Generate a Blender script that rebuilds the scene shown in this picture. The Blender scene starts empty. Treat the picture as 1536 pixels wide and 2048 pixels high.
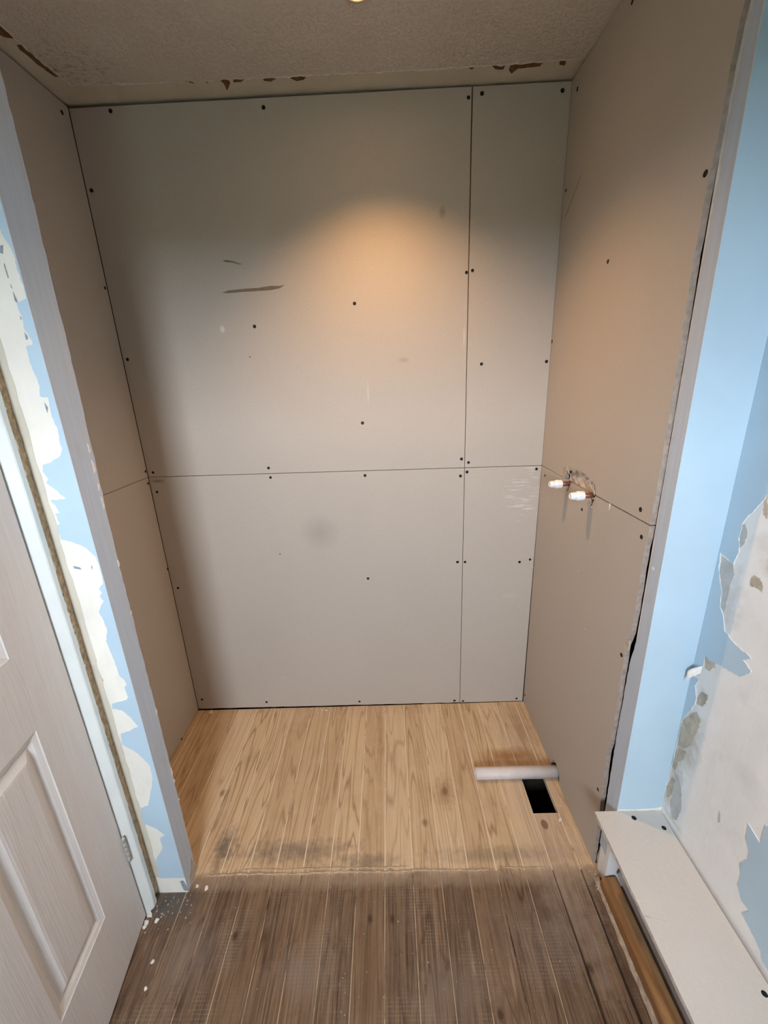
import bpy, bmesh, math, random
from mathutils import Matrix, Vector

# ------------------------------------------------------------------ camera, sky, exposure
scene = bpy.context.scene
COL = scene.collection
scene.view_settings.view_transform = 'Standard'
scene.view_settings.look = 'None'
scene.view_settings.gamma = 1.0
scene.view_settings.use_curve_mapping = False
scene.view_settings.exposure = 0.18
scene.cycles.max_bounces = 8
scene.cycles.diffuse_bounces = 5
scene.cycles.glossy_bounces = 2
scene.cycles.use_light_tree = False
scene.cycles.adaptive_threshold = 0.025
scene.cycles.sample_clamp_indirect = 8.0

cam_data = bpy.data.cameras.new('camera')
cam_data.sensor_fit = 'HORIZONTAL'
cam_data.sensor_width = 36.0
cam_data.lens = 19.3867
cam_data.clip_start = 0.02
cam = bpy.data.objects.new('camera', cam_data)
COL.objects.link(cam)
FWD = Vector((-0.01558, 0.9524, -0.30445))
RGT = Vector((0.99926, 0.00413, -0.03821))
UPV = Vector((0.03514, 0.30482, 0.95176))
cam.matrix_world = Matrix(((RGT.x, UPV.x, -FWD.x, 0.0), (RGT.y, UPV.y, -FWD.y, 0.0),
                           (RGT.z, UPV.z, -FWD.z, 1.4633), (0, 0, 0, 1)))
scene.camera = cam

# overcast daylight outside; it enters by the small window behind the camera
SKY_STRENGTH = 66.0
world = bpy.data.worlds.new('overcast_sky')
scene.world = world
world.use_nodes = True
bg = world.node_tree.nodes['Background']
bg.inputs['Color'].default_value = (0.86, 0.97, 1.10, 1)
bg.inputs['Strength'].default_value = SKY_STRENGTH
world.cycles.sampling_method = 'MANUAL'
world.cycles.sample_map_resolution = 128

WIN = (-0.42, 0.10, 1.28, 1.97)        # x0, x1, z0, z1 of the window in the rear wall
REAR = -1.2
portal = bpy.data.lights.new('window_portal', 'AREA')
portal.shape = 'RECTANGLE'
portal.size = WIN[1] - WIN[0]
portal.size_y = WIN[3] - WIN[2]
portal.cycles.is_portal = True
po = bpy.data.objects.new('window_portal', portal)
po.location = ((WIN[0] + WIN[1]) / 2, REAR - 0.005, (WIN[2] + WIN[3]) / 2)
po.rotation_euler = (math.radians(90), 0, 0)     # faces +y, into the room
COL.objects.link(po)
SPOT_POWER = 37.0

# ------------------------------------------------------------------ main sizes (metres)
D = 1.5823            # alcove back wall
XL, XR = -0.9445, 0.5916   # alcove side walls
H = 2.30              # ceiling
NIB_Y, NIB_B = 0.845, 0.903   # nib front and back
NL0, NL1 = -0.753, -0.655     # left nib
REV = 0.600           # right reveal plane
RW = 0.7205           # right wall of the front room
LW = -0.75            # left wall of the front room
BT = 0.0125           # plasterboard thickness
ZL, ZR = 1.1346, 1.1242       # height of the level joint at the two back corners
XS = 0.293            # upright joint in the back wall
rng = random.Random(7)

# measured outlines and positions on each surface, in metres
OUT = {
    'screws_back_upper_wide': ((-0.8162,2.2812),(-0.345,2.2708),(0.2813,2.2699),(-0.9269,2.0801),(-0.4549,1.6588),(-0.0989,1.7182),(-0.0932,1.3115),(-0.9271,1.5679),(-0.9216,1.1527),(-0.4679,1.1536),(0.2809,1.1609),(0.2859,1.7982)),
    'screws_back_upper_narrow': ((0.322,2.2779),(0.5648,2.2753),(0.306,1.8034),(0.3464,1.5037),(0.5792,1.5032),(0.3082,1.1462)),
    'screws_back_lower_wide': ((-0.9222,1.0739),(-0.4648,1.1157),(-0.0944,1.1099),(0.2783,1.094),(-0.1049,0.6644),(-0.9196,0.6489),(-0.9179,0.0626),(-0.6156,0.0377),(-0.177,0.0255),(0.2696,0.0159),(0.2724,0.7271)),
    'screws_back_lower_narrow': ((0.3033,1.109),(0.5724,1.1108),(0.3037,0.726),(0.5308,0.7177),(0.3096,0.0116),(0.5597,0.0174),(0.5737,0.7276)),
    'screws_left_upper': ((1.5463,2.2649),(1.5699,1.7968),(1.573,1.1596)),
    'screws_left_lower': ((1.5722,1.1119),(1.5783,0.741),(1.4112,0.007)),
    'screws_right_upper': ((1.2536,2.2613),(1.5353,2.2529),(1.5609,2.0118),(1.578,1.5691),(1.2324,1.7352),(0.9025,1.7964),(0.9366,1.1477)),
    'screws_right_lower': ((0.9167,1.0857),(1.2218,1.0583),(1.5851,0.6636),(0.9202,0.7532),(1.5652,0.0517),(0.9285,0.2714),(1.5413,1.0935)),
    'screws_lid': ((0.635,0.8234),(0.6984,0.7956),(0.6937,0.4832)),
    'paint_left_nib': ((-0.6524,1.7469),(-0.6579,1.7019),(-0.66,1.6761),(-0.6562,1.6495),(-0.6574,1.6307),(-0.678,1.6234),(-0.675,1.5984),(-0.677,1.5817),(-0.6684,1.5586),(-0.6686,1.5529),(-0.6819,1.5505),(-0.6835,1.5243),(-0.6811,1.5004),(-0.6778,1.479),(-0.6825,1.4577),(-0.6668,1.4555),(-0.6692,1.4416),(-0.6706,1.4195),(-0.6656,1.3903),(-0.6687,1.3674),(-0.6674,1.354),(-0.6744,1.3409),(-0.6968,1.3281),(-0.7174,1.3221),(-0.7214,1.3084),(-0.7144,1.2908),(-0.7216,1.284),(-0.7066,1.2693),(-0.6883,1.2472),(-0.7236,1.2467),(-0.715,1.2336),(-0.7108,1.217),(-0.7219,1.2156),(-0.7175,1.1931),(-0.7257,1.1896),(-0.7249,1.1669),(-0.7258,1.157),(-0.7041,1.1504),(-0.6752,1.1358),(-0.6595,1.1117),(-0.6571,1.0917),(-0.6568,1.0634),(-0.6589,1.0471),(-0.6713,1.0352),(-0.6669,1.0225),(-0.6746,1.0144),(-0.6683,1.0015),(-0.679,0.9891),(-0.6871,0.9721),(-0.681,0.9502),(-0.6798,0.9236),(-0.6894,0.8924),(-0.6845,0.8554),(-0.6815,0.8177),(-0.682,0.7986),(-0.6704,0.7788),(-0.6685,0.769),(-0.6769,0.7595),(-0.6735,0.7296),(-0.6793,0.7222),(-0.7193,0.711),(-0.7229,0.6958),(-0.6993,0.6899),(-0.6832,0.6687),(-0.6692,0.6368),(-0.6981,0.6218),(-0.7184,0.6171),(-0.725,0.5795),(-0.7069,0.5646),(-0.689,0.5474),(-0.6671,0.5073),(-0.668,0.4613),(-0.6811,0.4204),(-0.7029,0.3606),(-0.7224,0.355),(-0.7292,0.3241),(-0.7268,0.2923),(-0.6984,0.2722),(-0.678,0.2456),(-0.6947,0.233),(-0.6957,0.1931),(-0.7169,0.1599),(-0.7245,0.1465),(-0.7314,0.066)),
    'chips_left_nib': (((-0.6797,1.7167),(-0.6739,1.718),(-0.6784,1.7041),(-0.6833,1.7059)),((-0.6802,1.6899),(-0.6797,1.6658),(-0.6815,1.6659),(-0.6821,1.6868)),((-0.68,1.6561),(-0.6786,1.6486),(-0.6806,1.6512)),((-0.6792,1.6437),(-0.6762,1.6295),(-0.6762,1.6236),(-0.6805,1.628)),((-0.6789,1.6026),(-0.6772,1.5991),(-0.6792,1.5958)),((-0.6789,1.575),(-0.6753,1.5679),(-0.6762,1.5618),(-0.68,1.5619)),((-0.6787,1.4651),(-0.6743,1.463),(-0.6762,1.4565),(-0.6792,1.4566)),((-0.6783,1.446),(-0.6741,1.4362),(-0.6781,1.4257),(-0.6788,1.4373)),((-0.7157,1.0917),(-0.7021,1.0875),(-0.7,1.0824),(-0.7151,1.0855)),((-0.676,1.0914),(-0.6736,1.0877),(-0.6763,1.0816))),
    'brown_left_nib': (((-0.7481,1.3852),(-0.738,1.3832),(-0.7323,1.3632),(-0.7363,1.3466),(-0.7456,1.3419),(-0.749,1.3638)),((-0.7459,0.8646),(-0.7287,0.8616),(-0.7267,0.8382),(-0.74,0.841),(-0.7481,0.8484)),((-0.7412,0.8127),(-0.729,0.805),(-0.7249,0.7807),(-0.737,0.7566),(-0.7461,0.7693),(-0.7467,0.796)),((-0.7419,0.7617),(-0.7284,0.7414),(-0.7346,0.7166),(-0.7432,0.732)),((-0.738,0.14),(-0.7322,0.1329),(-0.7389,0.1122))),
    'paint_right_wall_a': ((0.7639,1.2257),(0.7724,1.2074),(0.7825,1.1913),(0.7955,1.1704),(0.8028,1.1543),(0.8031,1.1263),(0.7944,1.0944),(0.8005,1.0645),(0.8382,1.0755),(0.836,1.0423),(0.8227,1.0102),(0.8141,0.9954),(0.8088,0.9591),(0.7946,0.94),(0.7853,0.914),(0.7588,0.9043),(0.737,0.9003),(0.7171,0.8997),(0.7095,0.8971),(0.7258,0.8815),(0.7041,0.8733),(0.7043,0.8673),(0.7214,0.8435),(0.7486,0.8356),(0.7828,0.8293),(0.8044,0.8212),(0.8181,0.826),(0.8149,0.7955),(0.8324,0.7635),(0.832,0.7523),(0.8192,0.7538),(0.8265,0.7315),(0.815,0.7089),(0.8143,0.686),(0.8297,0.6401),(0.8398,0.6128),(0.8402,0.5921),(0.8409,0.5992),(0.839,0.5681),(0.84,0.5221),(0.8397,0.4703),(0.8419,0.4262),(0.8429,0.3761)),
    'paint_right_wall_b': (((0.6241,0.5574),(0.6199,0.5188),(0.607,0.5031),(0.6036,0.483),(0.6163,0.4498),(0.6072,0.425),(0.6089,0.3981),(0.5917,0.3764),(0.5722,0.3767),(0.5841,0.3489),(0.5652,0.3435),(0.5464,0.3365),(0.5306,0.3306),(0.5245,0.3159),(0.5104,0.3133)),((0.5893,0.5973),(0.5941,0.5952),(0.5926,0.5473))),
    'grey_right_wall': (((0.8339,1.068),(0.8024,1.0637),(0.7929,1.0443),(0.7968,1.0124),(0.7952,0.9827),(0.7954,0.9513),(0.8071,0.9561),(0.8141,0.9954),(0.8312,1.0331)),((0.7956,1.1568),(0.7861,1.1363),(0.788,1.1148),(0.7947,1.1032),(0.8024,1.1266),(0.8024,1.1527)),((0.8272,0.4615),(0.81,0.4587),(0.7911,0.4239),(0.7818,0.3768),(0.7879,0.338),(0.804,0.3219),(0.8188,0.3516),(0.8181,0.4013))),
    'brown_right_wall': (((0.8176,0.8242),(0.7866,0.8263),(0.7838,0.8158),(0.7916,0.8096),(0.7956,0.7977),(0.8098,0.7951)),((0.7492,1.0642),(0.7363,1.0638),(0.7254,1.0505),(0.724,1.0391),(0.734,1.0424),(0.7519,1.0399),(0.7545,1.0563)),((0.7639,1.2257),(0.7675,1.2088),(0.7634,1.1876),(0.7546,1.1809),(0.7521,1.1834)),((0.8026,0.7335),(0.7865,0.738),(0.7842,0.7255),(0.7923,0.6993),(0.8086,0.6932),(0.8107,0.7115)),((0.8201,0.649),(0.806,0.6728),(0.7899,0.6655),(0.7867,0.6431),(0.7947,0.6089),(0.796,0.5809),(0.8174,0.5467),(0.834,0.537),(0.8439,0.5742),(0.8368,0.6195)),((0.8323,0.5305),(0.8079,0.5461),(0.8105,0.5209),(0.823,0.4954),(0.8272,0.4615),(0.8373,0.4613),(0.8378,0.5015)),((0.8314,0.4388),(0.8202,0.4346),(0.8208,0.3858),(0.8314,0.3597),(0.8414,0.3841))),
    'right_edge': ((0.8763,2.0157),(0.8819,1.9638),(0.8861,1.8941),(0.8858,1.8313),(0.8907,1.7933),(0.894,1.7137),(0.8968,1.6657),(0.8944,1.6058),(0.8919,1.516),(0.8912,1.44),(0.8911,1.3493),(0.8914,1.2413),(0.8924,1.1485),(0.8932,1.123),(0.8935,1.1095),(0.8979,1.0667),(0.8976,0.9959),(0.8949,0.8955),(0.8974,0.8369),(0.9087,0.7921),(0.9064,0.6696),(0.9063,0.4839),(0.9143,0.4392),(0.9089,0.3136),(0.9041,0.1588),(0.9024,0.0207)),
    'smears': (((-0.5364,1.8656),(-0.5229,1.8671),(-0.5003,1.8633),(-0.4816,1.8553),(-0.4671,1.8524),(-0.4821,1.8524),(-0.5011,1.8584),(-0.524,1.8605)),((-0.5533,1.7693),(-0.527,1.7758),(-0.4692,1.7787),(-0.4254,1.7794),(-0.3845,1.7838),(-0.351,1.7825),(-0.3333,1.7848),(-0.3519,1.775),(-0.3861,1.7703),(-0.43,1.7699),(-0.4807,1.7689),(-0.5284,1.7668))),
    'marks_back': {'blob':((0.2038,1.9762),),'blob2':((0.0679,1.528),),'dark':((-0.2905,0.8793),),'white':((-0.0671,1.4208),(-0.569,1.6535),(0.2816,1.5946),(0.5347,1.0075)),'corner':((-0.911,1.1182),),'dots':((-0.4845,1.5593),(-0.4649,0.7903))},
    'flakes': ((-0.7475,0.7908),(-0.7169,0.7751),(-0.7444,0.7721),(-0.7453,0.7607),(-0.6039,0.8532),(-0.6348,0.8603),(-0.6796,0.6873),(-0.6705,0.6345),(-0.8796,1.5792),(-0.3511,1.5631),(-0.3341,1.5594),(0.3537,1.1962),(0.5451,1.0336)),
    'floor_spots': {'smudge':((-0.5902,0.9696),(-0.3527,0.9539),(-0.1126,0.9195),(-0.6802,0.8102)),'knots':((-0.6723,1.1644),(0.0817,1.0358),(0.4871,1.0198),(-0.0991,0.7699),(-0.0349,0.7689),(0.4722,0.6582),(0.2205,0.5791),(0.1661,1.1486),(-0.4756,0.7377),(0.1075,0.6698)),'orange':((0.4471,1.2903),)},
    'ceil_brown': (((-0.8794,1.2781),(-0.8863,1.2965),(-0.8859,1.327),(-0.8998,1.3214),(-0.9044,1.3058)),((-0.8913,1.354),(-0.8816,1.3547),(-0.8806,1.3818),(-0.879,1.4213),(-0.8743,1.46),(-0.885,1.4592),(-0.8918,1.4204),(-0.8931,1.3809),(-0.8946,1.3671)),((-0.4481,1.5077),(-0.4235,1.5075),(-0.423,1.5179),(-0.442,1.5379),(-0.4407,1.5187)),((-0.4087,1.5065),(-0.3785,1.5067),(-0.3897,1.5141),(-0.4102,1.5147)),((-0.3251,1.5065),(-0.2842,1.5095),(-0.3039,1.5184),(-0.3204,1.5151)),((-0.2573,1.5054),(-0.1939,1.5039),(-0.2093,1.5171),(-0.2287,1.5198),(-0.244,1.5104)),((0.3355,1.5065),(0.3696,1.507),(0.3694,1.5168),(0.3462,1.5151)),((0.3898,1.5084),(0.4746,1.5048),(0.4687,1.516),(0.4154,1.5181),(0.4021,1.5312),(0.3903,1.5203)),((0.5244,1.5025),(0.5415,1.4999),(0.5444,1.5136),(0.529,1.5106)),((-0.5381,1.5052),(-0.5191,1.5045),(-0.5274,1.5101)),((-0.4902,1.5046),(-0.479,1.5054),(-0.4871,1.511)),((0.2674,1.5055),(0.2842,1.5048),(0.2786,1.5122))),
}

# ------------------------------------------------------------------ node materials
class NT:
    def __init__(s, name):
        s.m = bpy.data.materials.new(name); s.m.use_nodes = True
        s.t = s.m.node_tree; s.b = s.t.nodes['Principled BSDF']
        s.pos = s.t.nodes.new('ShaderNodeNewGeometry').outputs['Position']
    def n(s, typ, **kw):
        nd = s.t.nodes.new(typ)
        for k, v in kw.items(): setattr(nd, k, v)
        return nd
    def put(s, sock, v):
        if isinstance(v, bpy.types.NodeSocket): s.t.links.new(v, sock)
        elif isinstance(v, (tuple, list)) and len(v) == 3 and sock.type == 'RGBA': sock.default_value = (*v, 1)
        else: sock.default_value = v
    def math(s, op, a, b=0.0, clamp=False):
        nd = s.n('ShaderNodeMath', operation=op, use_clamp=clamp)
        s.put(nd.inputs[0], a); s.put(nd.inputs[1], b)
        return nd.outputs[0]
    def vec(s, op, a, b):
        nd = s.n('ShaderNodeVectorMath', operation=op)
        s.put(nd.inputs[0], a); s.put(nd.inputs[1], b)
        return nd.outputs['Value'] if op in ('LENGTH', 'DISTANCE', 'DOT_PRODUCT') else nd.outputs[0]
    def noise(s, scale=(1, 1, 1), detail=4.0, rough=0.55, vec=None, off=None, dist=0.0):
        v = s.vec('MULTIPLY', vec if vec is not None else s.pos, scale)
        if off is not None: v = s.vec('ADD', v, off)
        nd = s.n('ShaderNodeTexNoise')
        s.put(nd.inputs['Vector'], v); nd.inputs['Scale'].default_value = 1.0
        nd.inputs['Detail'].default_value = detail; nd.inputs['Roughness'].default_value = rough
        nd.inputs['Distortion'].default_value = dist
        return nd.outputs['Fac']
    def rmp(s, v, a, b, c=0.0, d=1.0):
        nd = s.n('ShaderNodeMapRange'); nd.clamp = True
        s.put(nd.inputs['Value'], v)
        for k, x in zip(('From Min', 'From Max', 'To Min', 'To Max'), (a, b, c, d)): nd.inputs[k].default_value = x
        return nd.outputs[0]
    def mix(s, f, a, b, mode='MIX'):
        nd = s.n('ShaderNodeMix', data_type='RGBA', blend_type=mode)
        s.put(nd.inputs[0], f); s.put(nd.inputs[6], a); s.put(nd.inputs[7], b)
        return nd.outputs[2]
    def sep(s, v=None):
        nd = s.n('ShaderNodeSeparateXYZ'); s.put(nd.inputs[0], v if v is not None else s.pos)
        return nd.outputs
    def comb(s, x, y, z):
        nd = s.n('ShaderNodeCombineXYZ')
        for i, v in enumerate((x, y, z)): s.put(nd.inputs[i], v)
        return nd.outputs[0]
    def spot(s, col, c, r, tint, strength, soft=0.5, wob=0.35, wscale=30.0):
        """a tinted patch with a wobbly edge: centre c, radii r"""
        v = s.vec('MULTIPLY', s.vec('SUBTRACT', s.pos, c), tuple(1.0 / max(k, 1e-4) for k in r))
        d = s.vec('LENGTH', v, (0, 0, 0))
        if wob:
            key = 25.0 if wscale < 33 else 48.0
            if not hasattr(s, 'shared'): s.shared = {}
            if key not in s.shared: s.shared[key] = s.math('SUBTRACT', s.noise((key,) * 3, 3.0), 0.5)
            d = s.math('ADD', d, s.math('MULTIPLY', s.shared[key], wob * 2))
        f = s.rmp(d, 1.0 - soft, 1.0, strength, 0.0)
        return s.mix(f, col, tint)
    def bump(s, h, strength=0.3, dist=0.002):
        nd = s.n('ShaderNodeBump'); nd.inputs['Strength'].default_value = strength
        nd.inputs['Distance'].default_value = dist; s.put(nd.inputs['Height'], h)
        s.put(s.b.inputs['Normal'], nd.outputs[0])
    def done(s, col, rough=0.6, spec=0.4, metal=0.0):
        s.put(s.b.inputs['Base Color'], col); s.put(s.b.inputs['Roughness'], rough)
        s.b.inputs['Specular IOR Level'].default_value = spec
        s.b.inputs['Metallic'].default_value = metal
        return s.m

def simple(name, col, var=0.12, scale=20.0, rough=0.6, spec=0.4, metal=0.0, bump=0.0, bscale=200.0):
    t = NT(name)
    f = t.noise((scale,) * 3, 4.0)
    lo = tuple(max(0, c * (1 - var)) for c in col); hi = tuple(min(1, c * (1 + var)) for c in col)
    c = t.mix(t.rmp(f, .3, .7), lo, hi)
    if bump: t.bump(t.noise((bscale,) * 3, 3.0), bump, 0.001)
    return t.done(c, rough, spec, metal)

BOARD = (0.49, 0.430, 0.368)
def board_material(name, marks=(), BOARD=BOARD):
    t = NT(name)
    c = t.mix(t.rmp(t.noise((260,) * 3, 2.0), .3, .7), tuple(x * .96 for x in BOARD), tuple(x * 1.04 for x in BOARD))
    c = t.mix(t.rmp(t.noise((3.0, 3.0, 1.6), 3.0), .35, .7, 0, .35), c, tuple(x * .90 for x in BOARD))
    for a in marks: c = t.spot(c, *a)
    return t.done(c, .62, .35)

M = {}
mk = OUT['marks_back']
bmarks = [((mk['blob'][0][0], D, mk['blob'][0][1]), (.014, .05, .022), (.20, .17, .12), .5, .8),
          ((mk['blob2'][0][0], D, mk['blob2'][0][1]), (.026, .05, .012), (.30, .24, .17), .45, .8),
          ((mk['dark'][0][0], D, mk['dark'][0][1]), (.085, .05, .085), (.29, .25, .21), .45, .9, .1),  # soft round patch, darker than the board
          ((mk['white'][0][0], D, mk['white'][0][1]), (.006, .05, .05), (.62, .57, .5), .6, .8),
          ((mk['white'][1][0], D, mk['white'][1][1]), (.011, .05, .014), (.75, .70, .64), .7, .6),
          ((mk['white'][2][0], D, mk['white'][2][1]), (.005, .05, .05), (.66, .6, .54), .6, .8),
          ((mk['corner'][0][0], D, mk['corner'][0][1]), (.035, .05, .012), (.16, .13, .10), .7, .8),
          ((mk['dots'][0][0], D, mk['dots'][0][1]), (.0035, .05, .0035), (.10, .05, .03), .9, .5, 0),
          ((mk['dots'][1][0], D, mk['dots'][1][1]), (.004, .05, .004), (.08, .06, .05), .9, .5, 0),
          ((-.52, D, .175), (.012, .05, .006), (.55, .50, .44), .5, .7)]
M['board_back'] = board_material('plasterboard_back', bmarks)
def scuffed():
    t = NT('plasterboard_scuffed')
    c = t.mix(t.rmp(t.noise((260,) * 3, 2.0), .3, .7), tuple(x * .96 for x in BOARD), tuple(x * 1.04 for x in BOARD))
    c = t.spot(c, (.50, D, .56), (.05, .1, .02), tuple(x * 1.15 for x in BOARD), .5, .9)
    # brushed white scuffs near the right corner
    st = t.rmp(t.noise((14, 1, 130), 3.0, .6), .54, .64)
    v = t.vec('MULTIPLY', t.vec('SUBTRACT', t.pos, (.525, D, 1.02)), (1 / .075, 0, 1 / .14))
    m = t.rmp(t.vec('LENGTH', v, (0, 0, 0)), .6, 1.1, .75, 0)
    c = t.mix(t.math('MULTIPLY', st, m), c, (.66, .62, .57))
    sp = t.rmp(t.noise((90, 90, 60), 2.0), .72, .78)
    c = t.mix(t.math('MULTIPLY', sp, .35), c, (.66, .62, .57))
    return t.done(c, .62, .35)
M['board_scuffed'] = scuffed()
M['board_side'] = board_material('plasterboard_side', [
    ((XR, 1.50, 1.93), (.02, .05, .0035), tuple(x * .45 for x in BOARD), .0, .5),
    ((XR, 1.12, .70), (.02, .006, .004), (.7, .62, .55), .7, .5), ((XR, 1.20, .86), (.02, .004, .005), (.7, .62, .55), .7, .5),
    ((XR, 1.05, .33), (.02, .006, .03), (.55, .48, .42), .5, .6)])
M['lid'] = board_material('plasterboard_lid', [((.56, .63, .2985), (.03, .05, .01), (.62, .58, .52), .5, .8),
                                             ((.60, .55, .2985), (.10, .12, .02), (.66, .60, .56), .35, .9)], (.60, .555, .505))
M['cut_edge'] = simple('cut_board_edge', (.35, .285, .24), .2, 90, .85, .2, bump=.5, bscale=400)
M['gypsum'] = simple('gypsum_core', (.60, .53, .47), .2, 90, .85, .2, bump=.5, bscale=400)
M['void'] = simple('cavity_shade', (.035, .028, .022), .2, 20, .9, .1)  # near-black: the shade in gaps and cavities is put into the colour
M['screw'] = simple('black_screw', (.010, .010, .012), .2, 300, .45, .4, .3)
M['screw_hole'] = simple('screw_dimple', (.010, .009, .009), .2, 300, .8, .2)
M['smear'] = simple('dried_adhesive_smear', (.20, .155, .10), .12, 60, .55, .3)
M['paper'] = simple('torn_card', (.56, .47, .39), .25, 120, .85, .2)

def paint_blue():
    t = NT('pale_blue_emulsion')
    base = (.455, .585, .675)
    c = t.mix(t.rmp(t.noise((8,) * 3, 3.0), .3, .7), tuple(x * .97 for x in base), tuple(min(1, x * 1.03) for x in base))
    c = t.mix(t.rmp(t.noise((60, 60, 25), 2.0), .72, .8, 0, .25), c, (.42, .58, .68))
    return t.done(c, .55, .4)
M['blue'] = paint_blue()
def paint_grey():
    t = NT('grey_blue_reveal_paint')
    base = (.50, .56, .64)
    c = t.mix(t.rmp(t.noise((110, 110, 5), 3.0), .35, .68), tuple(x * .95 for x in base), tuple(x * 1.03 for x in base))
    c = t.mix(t.rmp(t.noise((20, 20, 12), 3.0), .62, .75, 0, .4), c, (.50, .48, .47))
    return t.done(c, .55, .4)
M['grey'] = paint_grey()
def plaster(name, base, stain, k=.5, spots=()):
    t = NT(name)
    c = t.mix(t.rmp(t.noise((9, 9, 6), 5.0, .6), .32, .68), tuple(x * .93 for x in base), tuple(min(1, x * 1.05) for x in base))
    c = t.mix(t.rmp(t.noise((14, 14, 9), 5.0, .65, off=(3, 7, 1)), .55, .75, 0, k), c, stain)
    for a in spots: c = t.spot(c, *a)
    t.bump(t.noise((60, 60, 18), 5.0, .6), .22, .0025)
    return t.done(c, .7, .35)
M['plaster'] = plaster('bare_skim_plaster', (.80, .785, .755), (.66, .65, .63), .6)
B_ = (.44, .385, .30); G_ = (.56, .55, .52)
M['plaster_right'] = plaster('patchy_skim_plaster', (.80, .785, .755), (.66, .65, .63), .6, [
    ((RW, .812, .575), (.05, .050, .115), B_, .75, .9, .6, 40), ((RW, .832, .47), (.05, .022, .10), B_, .60, .9, .9, 40),
    ((RW, .812, .415), (.05, .020, .075), G_, .8, .6, .5, 40), ((RW, .80, .72), (.05, .020, .03), G_, .7, .7, .8, 40),
    ((RW, .79, .98), (.05, .035, .10), G_, .6, .8, .8, 35), ((RW, .72, 1.13), (.05, .06, .04), G_, .5, .8, .9, 30),
    ((RW, .70, 1.10), (.05, .05, .05), (.46, .34, .23), .5, .9, .9, 30), ((RW, .845, .36), (.05, .03, .03), (.60, .52, .40), .8, .8, .6, 50),
    ((RW, .80, .32), (.05, .05, .012), (.62, .55, .44), .7, .8, .6, 50), ((RW, .66, .64), (.05, .05, .04), G_, .3, .9, .6, 30)])
M['cream'] = plaster('cream_stripped_wall', (.80, .755, .67), (.70, .63, .53), .5)
M['ceiling_strip'] = plaster('bare_ceiling_strip', (.62, .565, .46), (.50, .44, .34), .6)
M['greyplaster'] = simple('grey_undercoat', (.50, .49, .46), .12, 40, .7, .3)
M['brownplaster'] = simple('brown_backing_plaster', (.47, .415, .325), .25, 45, .8, .3, bump=.4, bscale=150)
M['chip'] = simple('grey_chip', (.26, .30, .34), .2, 100, .7, .3)
M['stain'] = simple('brown_bare_plaster', (.15, .085, .04), .35, 60, .85, .2)
M['flake'] = simple('paint_flake', (.74, .70, .64), .15, 80, .75, .3)

def artex():
    t = NT('textured_ceiling_paint')
    c = t.mix(t.rmp(t.noise((5, 5, 5), 4.0), .3, .7), (.56, .51, .45), (.62, .57, .51))
    mould = t.math('MULTIPLY', t.rmp(t.noise((70, 70, 70), 4.0, .7), .52, .66),
                   t.rmp(t.vec('LENGTH', t.vec('MULTIPLY', t.vec('SUBTRACT', t.pos, (-.84, 1.44, H)), (6, 7, 0)), (0, 0, 0)), .2, 1.1, .75, 0))
    c = t.mix(mould, c, (.22, .18, .15))
    m2 = t.math('MULTIPLY', t.rmp(t.noise((90, 90, 90), 4.0, .7), .52, .7),
                t.rmp(t.vec('LENGTH', t.vec('MULTIPLY', t.vec('SUBTRACT', t.pos, (.24, 1.46, H)), (8, 14, 0)), (0, 0, 0)), .1, 1.0, .45, 0))
    c = t.mix(m2, c, (.25, .20, .15))
    h = t.math('ADD', t.noise((55, 55, 55), 5.0, .6), t.math('MULTIPLY', t.rmp(t.noise((110, 110, 110), 2.0), .5, .62), .5))
    t.bump(h, .55, .006)
    return t.done(c, .75, .3)
M['artex'] = artex()

def door_paint():
    t = NT('white_grained_door_paint')
    base = (.71, .68, .655)
    g = t.noise((30, 30, 2.0), 4.0, .6)
    lines = t.math('PINGPONG', t.math('MULTIPLY', t.noise((7, 7, .8), 2.0, .45), 26.0), 1.0)
    c = t.mix(t.rmp(g, .3, .7), tuple(x * .975 for x in base), tuple(x * 1.02 for x in base))
    t.bump(t.math('ADD', t.math('MULTIPLY', lines, .5), t.noise((260, 260, 7), 3.0)), .35, .0014)
    return t.done(c, .42, .45)
M['door'] = door_paint()
M['gloss'] = simple('white_gloss_woodwork', (.74, .745, .70), .04, 12, .35, .5)
M['rawwood'] = simple('torn_wood_and_filler', (.44, .315, .195), .35, 90, .85, .2, bump=.6, bscale=160)
M['white_plastic'] = simple('white_plastic_cap', (.86, .86, .85), .02, 30, .35, .5)
M['pvc'] = simple('off_white_pvc', (.66, .60, .58), .06, 30, .45, .45)
M['pvc_grey'] = simple('grey_pvc', (.50, .50, .56), .06, 30, .4, .45)
M['copper'] = simple('dull_copper', (.30, .10, .07), .25, 120, .4, .5, .6)
M['hinge'] = simple('painted_steel_hinge', (.50, .49, .45), .25, 150, .45, .5, .4)
M['chrome'] = simple('downlight_ring', (.62, .52, .42), .05, 30, .35, .5, .6)
M['rendered'] = simple('rear_wall_plaster', (.22, .21, .20), .04, 8, .6, .4)  # unseen walls, darkened to cut the light they bounce forward
M['ground'] = simple('unseen_ground', (.045, .055, .03), .3, .5, .9, .2)
M['joist'] = simple('old_joist', (.16, .11, .07), .3, 30, .9, .2)

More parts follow.
